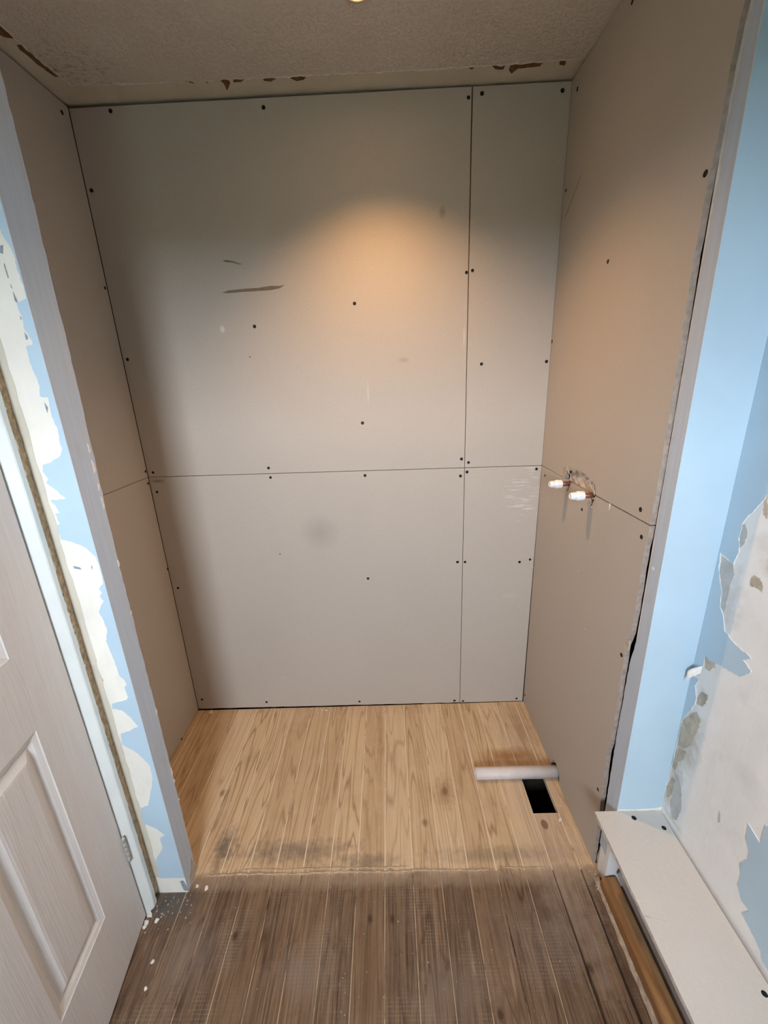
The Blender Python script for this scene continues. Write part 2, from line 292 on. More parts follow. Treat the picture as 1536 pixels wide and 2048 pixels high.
def timber(name, a, b, ax=(30, 3, 30), k=14.0):
    t = NT(name)
    g = t.math('PINGPONG', t.math('MULTIPLY', t.noise(tuple(x * .35 for x in ax), 2.0, .4), k), 1.0)
    c = t.mix(t.rmp(g, .1, .9), a, b)
    c = t.mix(t.rmp(t.noise(tuple(x * 4 for x in ax), 3.0), .35, .7, 0, .5), c, tuple(x * .8 for x in a))
    c = t.mix(t.rmp(t.noise((22, 4, 30), 4.0, .65, off=(5, 5, 5)), .48, .66, 0, .7), c, tuple(x * .45 + .03 for x in a))
    t.bump(g, .15, .001)
    return t.done(c, .65, .3)
M['batten'] = timber('orange_pine', (.27, .125, .045), (.42, .235, .095))
M['mortar'] = simple('crumbly_mortar', (.36, .285, .215), .3, 60, .9, .2, bump=.5, bscale=200)
M['crumb'] = simple('plaster_crumb', (.58, .52, .45), .3, 200, .85, .2)
M['brownbatten'] = timber('dark_pine', (.17, .095, .05), (.30, .18, .10))

def floor_mat():
    t = NT('worn_pine_boards')
    oi = t.n('ShaderNodeObjectInfo').outputs['Random']
    rnd = t.math('MULTIPLY', oi, 53.0)
    xyz = t.sep()
    def gv(sx, sy): return t.comb(t.math('ADD', t.math('MULTIPLY', xyz[0], sx), rnd), t.math('ADD', t.math('MULTIPLY', xyz[1], sy), rnd), rnd)
    # growth rings: contour lines of a field stretched along the boards
    fld = t.noise(vec=gv(14.0, .95), detail=2.0, rough=.42)
    ring = t.math('PINGPONG', t.math('MULTIPLY', fld, 27.0), 1.0)
    ringl = t.rmp(ring, .0, .36, 1.0, 0.0)
    vis = t.rmp(t.noise(vec=gv(14.0, 3.0), detail=3.0, rough=.6), .38, .60)          # where the grain has worn open
    streak = t.noise(vec=gv(240.0, 5.0), detail=4.0, rough=.65)
    streak2 = t.noise(vec=gv(85.0, 2.2), detail=4.0, rough=.65)
    blot = t.noise((7, 5, 1), 5.0, .65)
    blot2 = t.noise((26, 16, 1), 5.0, .68, off=(4, 2, 0))
    speck = t.noise((120, 90, 1), 4.0, .7, off=(1, 8, 0))
    # paler dusty boards inside the alcove, old dark varnish outside it
    ep = t.math('ADD', xyz[1], t.math('MULTIPLY', t.math('SUBTRACT', t.noise((18, 14, 1), 5.0, .7), .5), .06))
    alc = t.rmp(ep, .868, .900)
    pale = t.mix(t.rmp(streak2, .3, .7), (.52, .355, .205), (.72, .520, .325))
    pale = t.mix(t.math('MULTIPLY', t.math('MULTIPLY', ringl, t.rmp(vis, 0, 1, .45, 1.0)), .78), pale, (.24, .135, .065))
    pale = t.mix(t.rmp(streak, .56, .70, 0, .35), pale, (.27, .165, .085))
    pale = t.mix(t.rmp(blot, .50, .75, 0, .45), pale, (.36, .235, .135))
    pale = t.mix(t.rmp(oi, .3, 1, 0, .45), pale, (.42, .265, .145))
    pale = t.mix(t.rmp(oi, .3, 0, 0, .35), pale, (.74, .56, .37))
    pale = t.mix(t.rmp(blot2, .52, .72, 0, .40), pale, (.62, .50, .37))
    pale = t.mix(t.rmp(speck, .66, .74, 0, .5), pale, (.66, .56, .44))
    dark = t.mix(t.rmp(streak, .34, .66), (.060, .032, .019), (.230, .143, .085))
    dark = t.mix(t.math('MULTIPLY', t.math('MULTIPLY', ringl, t.rmp(vis, 0, 1, .25, 1.0)), .85), dark, (.035, .016, .009))
    dark = t.mix(t.rmp(streak2, .52, .70, 0, .60), dark, (.310, .210, .130))
    dark = t.mix(t.rmp(blot, .46, .72, 0, .40), dark, (.28, .20, .145))
    dark = t.mix(t.rmp(blot2, .56, .70, 0, .60), dark, (.070, .042, .034))
    dark = t.mix(t.rmp(oi, .4, 1, 0, .40), dark, (.24, .150, .085))
    dark = t.mix(t.rmp(oi, .4, 0, 0, .35), dark, (.10, .062, .040))
    dark = t.mix(t.rmp(speck, .64, .72, 0, .55), dark, (.40, .32, .25))
    dark = t.mix(t.rmp(t.noise((50, 5, 1), 3.0, .6, off=(3, 3, 0)), .66, .74, 0, .5), dark, (.40, .30, .20))
    # carpet backing print
    wx = t.math('PINGPONG', t.math('MULTIPLY', xyz[0], 300.0), 1.0)
    wy = t.math('PINGPONG', t.math('MULTIPLY', xyz[1], 260.0), 1.0)
    prt = t.math('MULTIPLY', t.rmp(t.math('MAXIMUM', wx, wy), .6, .9), t.rmp(t.noise((7, 8, 1), 4.0, .7, off=(9, 1, 0)), .50, .62, 0, .34))
    dark = t.mix(prt, dark, (.32, .245, .185))
    c = t.mix(alc, dark, pale)
    # dusty band each side of the old threshold
    c = t.spot(c, (0, .868, 0), (3.0, .030, .1), (.36, .265, .185), .60, .9, .7, 20)
    sp = OUT['floor_spots']
    sm = sp['smudge']
    G = (.115, .095, .080)
    c = t.spot(c, (*sm[0], 0), (.045, .085, .1), G, .80, .9, .7, 45)
    c = t.spot(c, (*sm[1], 0), (.26, .045, .1), G, .62, .9, .8, 45)
    c = t.spot(c, (*sm[2], 0), (.14, .03, .1), (.16, .13, .10), .6, .9, .7, 45)
    c = t.spot(c, (.33, .93, 0), (.30, .035, .1), (.17, .13, .10), .5, .9, .7, 40)
    c = t.spot(c, (*sm[3], 0), (.085, .055, .1), (.10, .09, .08), .85, .7, .6, 60)
    c = t.spot(c, (.485, 1.12, 0), (.12, .55, .1), (.52, .405, .315), .50, .9, .6, 12)
    c = t.spot(c, (*sp['orange'][0], 0), (.17, .050, .1), (.30, .135, .035), .85, .9, .4)
    c = t.spot(c, (.535, 1.42, 0), (.05, .2, .1), (.30, .19, .11), .6, .9, .6)
    for i, (x, y) in enumerate(sp['knots']):
        if i == 2: c = t.spot(c, (x, y, 0), (.013, .019, .1), (.16, .10, .06), .85, .3, .0)
        elif i == 7: c = t.spot(c, (x, y, 0), (.050, .085, .1), (.36, .22, .11), .75, .9, .6, 50); c = t.spot(c, (x, y, 0), (.014, .022, .1), (.22, .12, .06), .8, .6)
        elif i in (0, 1): c = t.spot(c, (x, y, 0), (.013, .020, .1), (.20, .12, .06), .8, .8, .4, 60)
        else: c = t.spot(c, (x, y, 0), (.010, .016, .1), (.045, .024, .015), .85, .7, .5, 70)
    for (x, y, rx, ry) in ((-.58, .70, .12, .10), (.10, .62, .12, .09), (.40, .72, .18, .12), (-.28, .66, .1, .06)):
        c = t.spot(c, (x, y, 0), (rx, ry, .1), (.24, .185, .155), .38, .9, .7, 25)
    hgt = t.math('ADD', t.math('MULTIPLY', ringl, -.7), streak)
    t.bump(hgt, .6, .002)
    return t.done(c, t.rmp(alc, 0, 1, .55, .72), .3)
M['floor'] = floor_mat()
def joint_mat(name, lo, hi, a, b):
    t = NT(name)
    return t.done(t.mix(t.rmp(t.noise((9, 5, 1), 4.0, .7), a, b), lo, hi), .9, .2)
M['dust'] = joint_mat('dust_filled_joint', (.22, .135, .07), (.74, .60, .43), .30, .45)
M['dirt'] = joint_mat('dirt_filled_joint', (.05, .028, .016), (.42, .315, .205), .36, .52)
M['jointdark'] = simple('dirty_joint', (.10, .062, .038), .4, 60, .9, .2)
M['filler'] = simple('pale_filler_ridge', (.44, .34, .235), .25, 60, .85, .2, bump=.4, bscale=200)

# ------------------------------------------------------------------ mesh helpers
def tag(o, label=None, cat=None, group=None, kind=None):
    for k, v in (('label', label), ('category', cat), ('group', group), ('kind', kind)):
        if v: o[k] = v
    return o
def empty(name, loc=(0, 0, 0), rz=0.0):
    o = bpy.data.objects.new(name, None); COL.objects.link(o)
    o.location = loc; o.rotation_euler = (0, 0, rz); o.empty_display_size = .05
    return o
def from_bm(name, bm, mats, parent=None, smooth=False, recalc=True):
    if recalc: bmesh.ops.recalc_face_normals(bm, faces=bm.faces[:])
    me = bpy.data.meshes.new(name)
    bm.to_mesh(me); bm.free()
    for m in (mats if isinstance(mats, (list, tuple)) else [mats]): me.materials.append(M[m])
    if smooth:
        for p in me.polygons: p.use_smooth = True
    o = bpy.data.objects.new(name, me); COL.objects.link(o)
    if parent: o.parent = parent
    return o
def P3(axis, a, b, c):
    return {'x': (c, a, b), 'y': (a, c, b), 'z': (a, b, c)}[axis]
def prism(bm, poly, axis, c0, c1, cap=0, side=0, back=0):
    """outline in the plane across `axis`, from c0 (seen face) to c1"""
    f = [bm.verts.new(P3(axis, a, b, c0)) for a, b in poly]
    g = [bm.verts.new(P3(axis, a, b, c1)) for a, b in poly]
    bm.faces.new(f).material_index = cap
    bm.faces.new(g[::-1]).material_index = back
    for i in range(len(f)):
        j = (i + 1) % len(f)
        bm.faces.new((f[i], g[i], g[j], f[j])).material_index = side
def prism_obj(name, poly, axis, c0, c1, mats, parent=None, side=0):
    bm = bmesh.new(); prism(bm, poly, axis, c0, c1, 0, side, 0)
    return from_bm(name, bm, mats, parent)
def box(bm, x0, x1, y0, y1, z0, z1, mi=0):
    prism(bm, [(x0, y0), (x1, y0), (x1, y1), (x0, y1)], 'z', z0, z1, mi, mi, mi)
def box_obj(name, b, mat, parent=None, bevel=0.0):
    bm = bmesh.new(); box(bm, *b)
    if bevel: bmesh.ops.bevel(bm, geom=bm.edges[:], offset=bevel, segments=2, affect='EDGES', profile=.5)
    return from_bm(name, bm, mat, parent)
def lathe(bm, prof, M4, n=24, mi=0, cap0=True, cap1=True):
    rings = []
    for r, h in prof:
        rings.append([bm.verts.new(M4 @ Vector((r * math.cos(2 * math.pi * k / n), r * math.sin(2 * math.pi * k / n), h))) for k in range(n)])
    for a, b in zip(rings, rings[1:]):
        for k in range(n):
            f = bm.faces.new((a[k], a[(k + 1) % n], b[(k + 1) % n], b[k])); f.material_index = mi; f.smooth = True
    if cap0: bm.faces.new(rings[0][::-1]).material_index = mi
    if cap1: bm.faces.new(rings[-1]).material_index = mi
def axis_matrix(p, d):
    z = Vector(d).normalized(); x = z.orthogonal().normalized(); y = z.cross(x)
    return Matrix(((x.x, y.x, z.x, p[0]), (x.y, y.y, z.y, p[1]), (x.z, y.z, z.z, p[2]), (0, 0, 0, 1)))
def jag(p0, p1, n, amp):
    """points from p0 to p1 (both kept) wandering sideways by up to amp"""
    v = Vector((p1[0] - p0[0], p1[1] - p0[1])); t = Vector((-v.y, v.x)).normalized(); out = [p0]
    for i in range(1, n):
        s = (i + rng.uniform(-.3, .3)) / n
        k = rng.uniform(-amp, amp)
        out.append((p0[0] + v.x * s + t.x * k, p0[1] + v.y * s + t.y * k))
    return out + [p1]
def rough_line(pts, step, amp):
    out = []
    for a, b in zip(pts, pts[1:]):
        n = max(1, int(math.hypot(b[0] - a[0], b[1] - a[1]) / step))
        out += jag(a, b, n, amp)[:-1]
    return out + [pts[-1]]

SCREW = None
def screws(panel, pts, axis, c, sgn, size=1.0):
    """dry-wall screws sunk in their dimples; sgn points out of the board"""
    global SCREW
    if SCREW is None:
        bm = bmesh.new()
        lathe(bm, [(.0047, .0), (.0043, .0005), (.0036, .0003), (.0030, .0002), (.0026, .0004)], Matrix(), 12, 1, False, False)
        lathe(bm, [(.0026, .0004), (.0012, .0003), (.0004, .0001)], Matrix(), 12, 0, False, True)
        me = bpy.data.meshes.new('screw'); bm.to_mesh(me); bm.free()
        me.materials.append(M['screw']); me.materials.append(M['screw_hole']); SCREW = me
    dirv = {'x': (sgn, 0, 0), 'y': (0, sgn, 0), 'z': (0, 0, sgn)}[axis]
    for a, b in pts:
        o = bpy.data.objects.new('screw', SCREW); COL.objects.link(o)
        k = size * rng.uniform(1.08, 1.32)
        o.matrix_world = axis_matrix(P3(axis, a, b, c), dirv) @ Matrix.Diagonal((k, k, 1, 1))
        o.parent = panel

# ------------------------------------------------------------------ floor
floor = empty('floor'); tag(floor, 'worn stripped pine floorboards running into the alcove', 'floor', kind='structure')
SEAMS = [-.0565 + .0865 * k for k in range(-11, 8)]     # .0865 m boards
def plank(x0a, x1a, ya, x0b, x1b, yb, dz=0.0):
    bm = bmesh.new(); ch = .0009
    def sect(x0, x1, y):
        return [bm.verts.new((x, y, z + dz)) for x, z in ((x0, -.019), (x0, -.0016), (x0 + ch, 0), (x1 - ch, 0), (x1, -.0016), (x1, -.019))]
    a, b = sect(x0a, x1a, ya), sect(x0b, x1b, yb)
    for i in range(6):
        j = (i + 1) % 6
        bm.faces.new((a[i], a[j], b[j], b[i]))
    bm.faces.new(a[::-1]); bm.faces.new(b)
    return from_bm('floorboard', bm, 'floor', floor)
HOLE = (1.058, 1.205)
g = .0012
for i in range(len(SEAMS) - 1):
    x0, x1 = SEAMS[i] + g, SEAMS[i + 1] - g
    if x1 < XL: continue
    x0 = max(x0, XL - BT)
    y0 = REAR if x1 > LW - .02 else NIB_Y
    dz = rng.uniform(-.0007, .0004)
    if abs(SEAMS[i] - .4625) < .01:        # the board with the hole cut in it, split away at its front end
        plank(x0 + .006, x1 - .005, REAR, x0 + .0045, x1 - .004, .60, dz)
        plank(x0 + .0045, x1 - .004, .60, x0, x1, .86, dz)
        plank(x0, x1, .86, x0, x1, HOLE[0], dz)
        plank(x0, x1, HOLE[1], x0, x1, D, dz)
    else:
        plank(x0, x1, y0, x0, x1, D, dz)
# narrow edge board against the right wall, and the cut line along the boxing
plank(.5497 + g, .6040, .86, .5497 + g, .6040, HOLE[0] - .05, .0002)
plank(.5497 + g, .6040, HOLE[0] - .05, .5497 + g, .6040, D, .0002)
plank(.5535, .5700, REAR, .5497 + g, .5800, .86, .0002)
bm = bmesh.new()
box(bm, XL - .05, .4625, .885, D, -.021, -.0009); box(bm, .5497, .6040, .885, D, -.021, -.0009)
box(bm, .4625, .5497, HOLE[1], D, -.021, -.0009); box(bm, .4625, .5497, .885, HOLE[0], -.021, -.0009)
o = from_bm('joint_dust', bm, 'dust', floor); tag(o, kind='stuff')
bm = bmesh.new(); box(bm, LW - .05, .460, REAR, .885, -.021, -.0016); 
o = from_bm('joint_dirt', bm, 'dirt', floor); tag(o, kind='stuff')
bm = bmesh.new(); box(bm, .460, .62, REAR, .885, -.035, -.016)
o = from_bm('open_joint', bm, 'jointdark', floor); tag(o, kind='stuff')
# the under-floor void below the cut hole
bm = bmesh.new()
box(bm, .38, .62, .95, 1.30, -.42, -.40); box(bm, .38, .40, .95, 1.30, -.42, -.022); box(bm, .60, .62, .95, 1.30, -.42, -.022)
box(bm, .38, .62, .95, .97, -.42, -.022); box(bm, .38, .62, 1.28, 1.30, -.42, -.022)
box(bm, -1.85, RW + .12, REAR - .12, D + .12, -.50, -.45)  # unseen slab added beneath everything to keep outside light from leaking in
from_bm('under_floor_void', bm, 'void', floor)
# ridge of old filler where a wall plate once crossed the boards
def ridge(x0, x1, yc, w, h, wob):
    bm = bmesh.new(); n = int((x1 - x0) / .008) + 2; rows = []
    for i in range(n):
        x = x0 + (x1 - x0) * i / (n - 1); e = min(1, min(i, n - 1 - i) / 4)
        y = yc + wob * math.sin(x * 23) + rng.uniform(-.0015, .0015); ww = w * rng.uniform(.55, 1.1) * max(.2, e); hh = h * rng.uniform(.4, 1.1) * max(.15, e)
        rows.append([bm.verts.new((x, y - ww, -.0004)), bm.verts.new((x, y - ww * .4, hh)), bm.verts.new((x, y + ww * .5, hh * .8)), bm.verts.new((x, y + ww, -.0004))])
    for a, b in zip(rows, rows[1:]):
        for k in range(3): bm.faces.new((a[k], a[k + 1], b[k + 1], b[k]))
    return from_bm('filler_ridge', bm, 'filler', floor, smooth=True)
ridge(-.64, .28, .8895, .0038, .0022, .0014)
ridge(-.53, .02, .9015, .0028, .0018, .001)
ridge(.30, .46, .8915, .0030, .0016, .001)
ridge(.53, .585, .8905, .0030, .0018, .0)

# ------------------------------------------------------------------ ceiling
ceil = empty('ceiling', (0, 0, H)); tag(ceil, 'painted textured ceiling with a bare strip along two edges', 'ceiling', kind='structure')
def cbox(name, b, mat):
    o = box_obj(name, b, mat); o.parent = ceil; o.matrix_parent_inverse = Matrix.Translation((0, 0, -H)); return o
cbox('ceiling_board', (XL - .12, RW + .12, REAR - .1, D + .12, H + .003, H + .06), 'ceiling_strip')
edge_l = rough_line([(-.884, .6), (-.884, 1.27), (-.881, 1.38), (-.874, 1.45), (-.8703, 1.4956)], .012, .0022)
edge_b = rough_line([(-.8703, 1.4956), (-.64, 1.502), (-.2, 1.5035), (.2, 1.5045), (.54, 1.4946), (XR + .004, 1.492)], .012, .0026)
poly = edge_l + edge_b[1:] + [(XR + .004, NIB_B), (RW + .02, NIB_B), (RW + .02, REAR - .05), (-.884, REAR - .05)]
o = prism_obj('textured_coating', poly, 'z', H - .0015, H + .004, ('artex',)); o.parent = ceil; o.matrix_parent_inverse = Matrix.Translation((0, 0, -H))
# lifted bead of paint along the torn edge
bm = bmesh.new(); pts = edge_l[4:] + edge_b[1:]; rows = []
for i, (x, y) in enumerate(pts):
    a = pts[max(0, i - 1)]; b = pts[min(len(pts) - 1, i + 1)]
    t = Vector((b[0] - a[0], b[1] - a[1])).normalized(); nrm = Vector((-t.y, t.x)); w = rng.uniform(.0012, .0034); h = rng.uniform(.0012, .0045)
    rows.append([bm.verts.new((x - nrm.x * w, y - nrm.y * w, H - .0012)), bm.verts.new((x, y, H - .0012 - h)), bm.verts.new((x + nrm.x * w * .6, y + nrm.y * w * .6, H + .0035))])
for a, b in zip(rows, rows[1:]):
    for k in range(2): bm.faces.new((a[k], a[k + 1], b[k + 1], b[k]))
o = from_bm('torn_paint_edge', bm, 'artex', None); o.parent = ceil; o.matrix_parent_inverse = Matrix.Translation((0, 0, -H))
for c in OUT['ceil_brown']:
    mx_ = sum(q[0] for q in c) / len(c); my_ = sum(q[1] for q in c) / len(c); lf = mx_ < -.86
    c = [(mx_ + (q[0] - mx_) * (1.5 if lf else 1.1) - (.007 if lf else 0), my_ + (q[1] - my_) * (1.1 if lf else 1.6) + (0 if lf else .007)) for q in c]
    c = rough_line(list(c) + [c[0]], .008, .0014)[:-1]
    o = prism_obj('bare_patch', c, 'z', H + .0021, H + .0035, 'stain'); o.parent = ceil; o.matrix_parent_inverse = Matrix.Translation((0, 0, -H))

# ------------------------------------------------------------------ alcove walls
def joint(x): return ZL + (ZR - ZL) * (x - XL) / (XR - XL)
wb = empty('wall_back', (0, D, 0)); tag(wb, 'alcove back wall of four screwed plasterboard sheets', 'wall', kind='structure')
def under(parent, o):
    mw = o.matrix_world.copy(); o.parent = parent; o.matrix_parent_inverse = parent.matrix_basis.inverted(); return o
def wallbox(parent, name, b, mat): return under(parent, box_obj(name, b, mat))
wallbox(wb, 'stud_backing', (XL - .1, XR + .1, D + .04, D + .10, -.45, H + .06), 'void')
e = .0011
def top(x): return H - (.0075 - .004 * (x - XL) / (XR - XL))
def panel(wall, name, poly, axis, c0, c1, mat, label=None):
    o = prism_obj(name, poly, axis, c0, c1, (mat, 'cut_edge'), None, side=1); under(wall, o)
    if label: o['label'] = label
    return o
XSB = .2925
def xs(z): return .2945 + (XSB - .2945) * z / H
upw = [(XL + .002, joint(XL) + e)] + [(xs(1.13) - e, joint(XS) + e), (xs(H) - e * 1.6, top(XS)), (XL + .002, top(XL))]
upn = [(xs(1.13) + e, joint(XS) + e), (XR - .0005, joint(XR) + e), (XR - .0005, top(XR)), (xs(H) + e * 1.6, top(XS))]
low = [(XL + .002, .010)] + rough_line([(XL + .002, .010), (-.3, .007), (xs(0) - e, .004)], .03, .0012)[1:] + [(xs(1.13) - e, joint(XS) - e), (XL + .002, joint(XL) - e)]
lon = [(xs(0) + e, .004), (XR - .004, .003), (XR - .0005, joint(XR) - e), (xs(1.13) + e, joint(XS) - e)]
for nm, poly, mat, key, lab in (('plasterboard_sheet', upw, 'board_back', 'back_upper_wide', 'wide upper plasterboard sheet with two brown smears'),
                                ('plasterboard_sheet', upn, 'board_back', 'back_upper_narrow', 'narrow upper plasterboard sheet'),
                                ('plasterboard_sheet', low, 'board_back', 'back_lower_wide', 'wide lower plasterboard sheet'),
                                ('plasterboard_sheet', lon, 'board_scuffed', 'back_lower_narrow', 'narrow lower plasterboard sheet with white scuffs')):
    p = panel(wb, nm, poly, 'y', D, D + BT, mat, lab)
    screws(p, OUT['screws_' + key], 'y', D - .0002, -1)
    if key == 'back_upper_wide':
        for s in OUT['smears']:
            so = prism_obj('adhesive_smear', s, 'y', D - .0004, D + .001, 'smear'); so.parent = p

wl = empty('wall_left', (XL, 0, 0)); tag(wl, 'alcove left side wall of two plasterboard sheets', 'wall', kind='structure')
wallbox(wl, 'stud_backing', (XL - .10, XL - .04, NIB_Y, D + .1, -.45, H + .06), 'void')
jl = 1.1370   # joint height at the front of the left wall
for poly, key, lab in (([(NIB_B - .02, jl + e), (D - .0015, ZL + e), (D - .0015, H - .006), (NIB_B - .02, H - .004)], 'left_upper', 'upper left plasterboard sheet'),
                       ([(NIB_B - .02, .004), (D - .0015, .006), (D - .0015, ZL - e), (NIB_B - .02, jl - e)], 'left_lower', 'lower left plasterboard sheet')):
    p = panel(wl, 'plasterboard_sheet', poly, 'x', XL, XL - BT, 'board_side', lab)
    screws(p, OUT['screws_' + key], 'x', XL + .0002, 1)

wr = empty('wall_right', (XR, 0, 0)); tag(wr, 'alcove right side wall of two plasterboard sheets with pipe holes', 'wall', kind='structure')
wallbox(wr, 'stud_backing', (XR + .06, XR + .10, NIB_B - .02, D + .1, -.45, H + .06), 'void')
edge = list(OUT['right_edge'])
eu = [p for p in edge if p[1] > 1.125]; el = [p for p in edge if p[1] < 1.122]
eu = [(.872, H - .004)] + rough_line([(.874, 2.2)] + eu + [(.8932, 1.1245)], .018, .0016)
el = rough_line([(.8934, 1.1215)] + el + [(.9024, .004)], .018, .0014)
notch_u = [(1.150, 1.1240), (1.1535, 1.132), (1.158, 1.142), (1.166, 1.152), (1.182, 1.158), (1.205, 1.162), (1.228, 1.168), (1.255, 1.171), (1.284, 1.166), (1.306, 1.158), (1.328, 1.160), (1.340, 1.154), (1.352, 1.158), (1.360, 1.146), (1.364, 1.135), (1.362, 1.1242)]
pu = eu + notch_u + [(D - .0005, ZR + e), (D - .0005, H - .003)]
p = panel(wr, 'plasterboard_sheet', pu, 'x', XR, XR + BT, 'board_side', 'upper right plasterboard sheet with a torn notch')
screws(p, OUT['screws_right_upper'], 'x', XR - .0002, -1)
PU = p
notch_l = [(1.356, ZR - e), (1.352, 1.105), (1.350, 1.095), (1.344, 1.088), (1.335, 1.086), (1.328, 1.092), (1.324, 1.102), (1.317, 1.1205),
           (1.196, 1.1205), (1.190, 1.106), (1.187, 1.094), (1.180, 1.085), (1.170, 1.084), (1.162, 1.092), (1.158, 1.106), (1.152, 1.1210)]
notch_p = [(1.160, .004), (1.165, .036), (1.176, .050), (1.200, .056), (1.222, .052), (1.235, .040), (1.240, .004)]
pl = [(.9026, .004)] + notch_p + [(D - .0005, .003), (D - .0005, ZR - e)] + notch_l + el[:-1]
p = panel(wr, 'plasterboard_sheet', pl, 'x', XR, XR + BT, 'board_side', 'lower right plasterboard sheet with pipe slots')
screws(p, OUT['screws_right_lower'], 'x', XR - .0002, -1)
PL = p
# torn card and broken plaster round the pipe holes
def scrap(parent, cy, cz, w, h, out, tilt, rot, name='torn_card'):
    bm = bmesh.new(); n = 7; f = []
    for k in range(n):
        a = 2 * math.pi * k / n + rng.uniform(-.2, .2); r = rng.uniform(.7, 1.1)
        u, v = w * r * math.cos(a), h * r * math.sin(a)
        yy = cy + u * math.cos(rot) - v * math.sin(rot); zz = cz + u * math.sin(rot) + v * math.cos(rot)
        f.append((XR - out - max(0, tilt * (v + h)) - rng.uniform(0, .001), yy, zz))
    cen = (XR - out - tilt * h * .7 - .0012, cy, cz)
    vs = [bm.verts.new(q) for q in f]; c0 = bm.verts.new(cen); vb = [bm.verts.new((q[0] + .0016, q[1], q[2])) for q in f]
    for k in range(n):
        j = (k + 1) % n
        bm.faces.new((vs[k], vs[j], c0)); bm.faces.new((vs[k], vb[k], vb[j], vs[j]))
    bm.faces.new(vb[::-1])
    o = from_bm(name, bm, 'paper'); under(parent, o); return o
for a in ((1.352, 1.150, .010, .017, .0006, .25, .15), (1.339, 1.160, .005, .015, .0008, .3, -.2), (1.366, 1.148, .004, .015, .0006, .2, .3), (1.345, 1.136, .012, .007, .0005, .3, .2),
          (1.318, 1.146, .010, .008, .0005, .4, .8), (1.300, 1.162, .016, .004, .0006, .5, .25), (1.262, 1.169, .022, .004, .0006, .5, -.05),
          (1.222, 1.164, .018, .004, .0006, .5, -.2), (1.190, 1.157, .012, .005, .0006, .5, -.4), (1.164, 1.148, .006, .011, .0006, .4, .4),
          (1.156, 1.132, .005, .010, .0006, .3, .1), (1.172, 1.134, .009, .007, .0004, .3, .4), (1.185, 1.140, .010, .006, .0004, .3, .2)):
    scrap(PU, *a)
for a in ((1.340, 1.090, .006, .005, .0006, .5, .2), (1.178, 1.088, .007, .005, .0006, .5, .1), (1.176, 1.094, .008, .003, .0006, .5, .0), (1.156, 1.112, .009, .004, .0006, .4, -.2), (1.163, 1.085, .003, .005, .0006, .4, .2)):
    scrap(PL, *a)
# broken core seen inside the notch
bm = bmesh.new(); rows = []
for i in range(13):
    y = 1.155 + (1.350 - 1.155) * i / 12
    rows.append([bm.verts.new((XR + .012 + rng.uniform(-.004, .003), y, z + rng.uniform(-.003, .003))) for z in (1.120, 1.134, 1.150, 1.176)])
for a, b in zip(rows, rows[1:]):
    for k in range(3): bm.faces.new((a[k], a[k + 1], b[k + 1], b[k]))
under(PU, from_bm('broken_core', bm, 'paper'))
# little torn sliver hanging below the level joint and the pencil line near the corner
bm = bmesh.new(); prism(bm, [(1.074, 1.1225), (1.066, 1.1225), (1.068, 1.110), (1.071, 1.104)], 'x', XR - .0006, XR + .001); under(PL, from_bm('torn_card', bm, 'flake'))
bm = bmesh.new(); prism(bm, [(1.548, 1.935), (1.452, 2.010), (1.452, 2.0112), (1.548, 1.937)], 'x', XR - .0003, XR + .001); under(PU, from_bm('pencil_line', bm, 'screw_hole'))
bm = bmesh.new(); prism(bm, [(.900, .812), (.897, .80), (.899, .785), (.912, .772), (.918, .783), (.910, .800)], 'x', XR - .0004, XR + .004); under(PL, from_bm('broken_corner', bm, 'brownplaster'))

# ------------------------------------------------------------------ nibs and front-room walls
nl = empty('wall_nib_left', (NL1, NIB_Y, 0)); tag(nl, 'narrow wall end left of the alcove with peeling pale blue paint', 'wall', kind='structure')
o = under(nl, box_obj('plaster_core', (XL - .04, NL1 - .0012, NIB_Y + .0002, NIB_B, -.45, H + .003), 'cream'))
# painted reveal facing the alcove, chipped along its back edge
bk = rough_line([(NIB_B - .004, .004), (NIB_B + .001, .5), (NIB_B + .001, 1.1), (NIB_B + .014, 1.5), (NIB_B + .020, 1.9), (NIB_B + .016, H)], .02, .0016)
under(nl, prism_obj('reveal_plaster', [(NIB_Y, .004)] + bk + [(NIB_Y, H)], 'x', NL1, NL1 - .012, ('grey', 'cream'), None, side=1))
for z_, h_ in ((1.335, .02), (1.29, .03), (1.25, .016), (1.205, .03), (1.06, .02), (.93, .012), (.62, .02), (.40, .03), (.37, .018), (.30, .012)):
    under(nl, prism_obj('paint_chip', [(NIB_B - .003, z_), (NIB_B + .003 + rng.uniform(0, .002), z_ + h_ * .2), (NIB_B + .002, z_ + h_ * .8), (NIB_B - .002, z_ + h_)], 'x', NL1 + .0006, NL1 - .002, 'flake'))
pts = list(OUT['paint_left_nib'])
pts = [(min(x, NL1 - .0006), z) for x, z in pts]
poly = [(NL1, 2.3), (-.712, 2.3), (-.706, 1.85)] + [(min(x, NL1 - .0006), z) for x, z in rough_line([(-.690, 1.80)] + pts[1:], .004, .0011)] + [(NL1, .065)]
under(nl, prism_obj('blue_paint_layer', poly, 'y', NIB_Y - .0014, NIB_Y + .0004, ('blue', 'plaster'), None, side=1))
for c in OUT['chips_left_nib']: under(nl, prism_obj('paint_chip', c, 'y', NIB_Y - .0006, NIB_Y + .001, 'chip'))
for c in OUT['brown_left_nib']: under(nl, prism_obj('bare_patch', rough_line(list(c) + [c[0]], .006, .001)[:-1], 'y', NIB_Y - .0008, NIB_Y + .001, 'brownplaster'))
under(nl, prism_obj('bare_patch', [(-.672, .050), (-.662, .052), (-.656, .030), (-.655, .006), (-.668, .010), (-.670, .030)], 'y', NIB_Y - .0008, NIB_Y + .001, 'chip'))
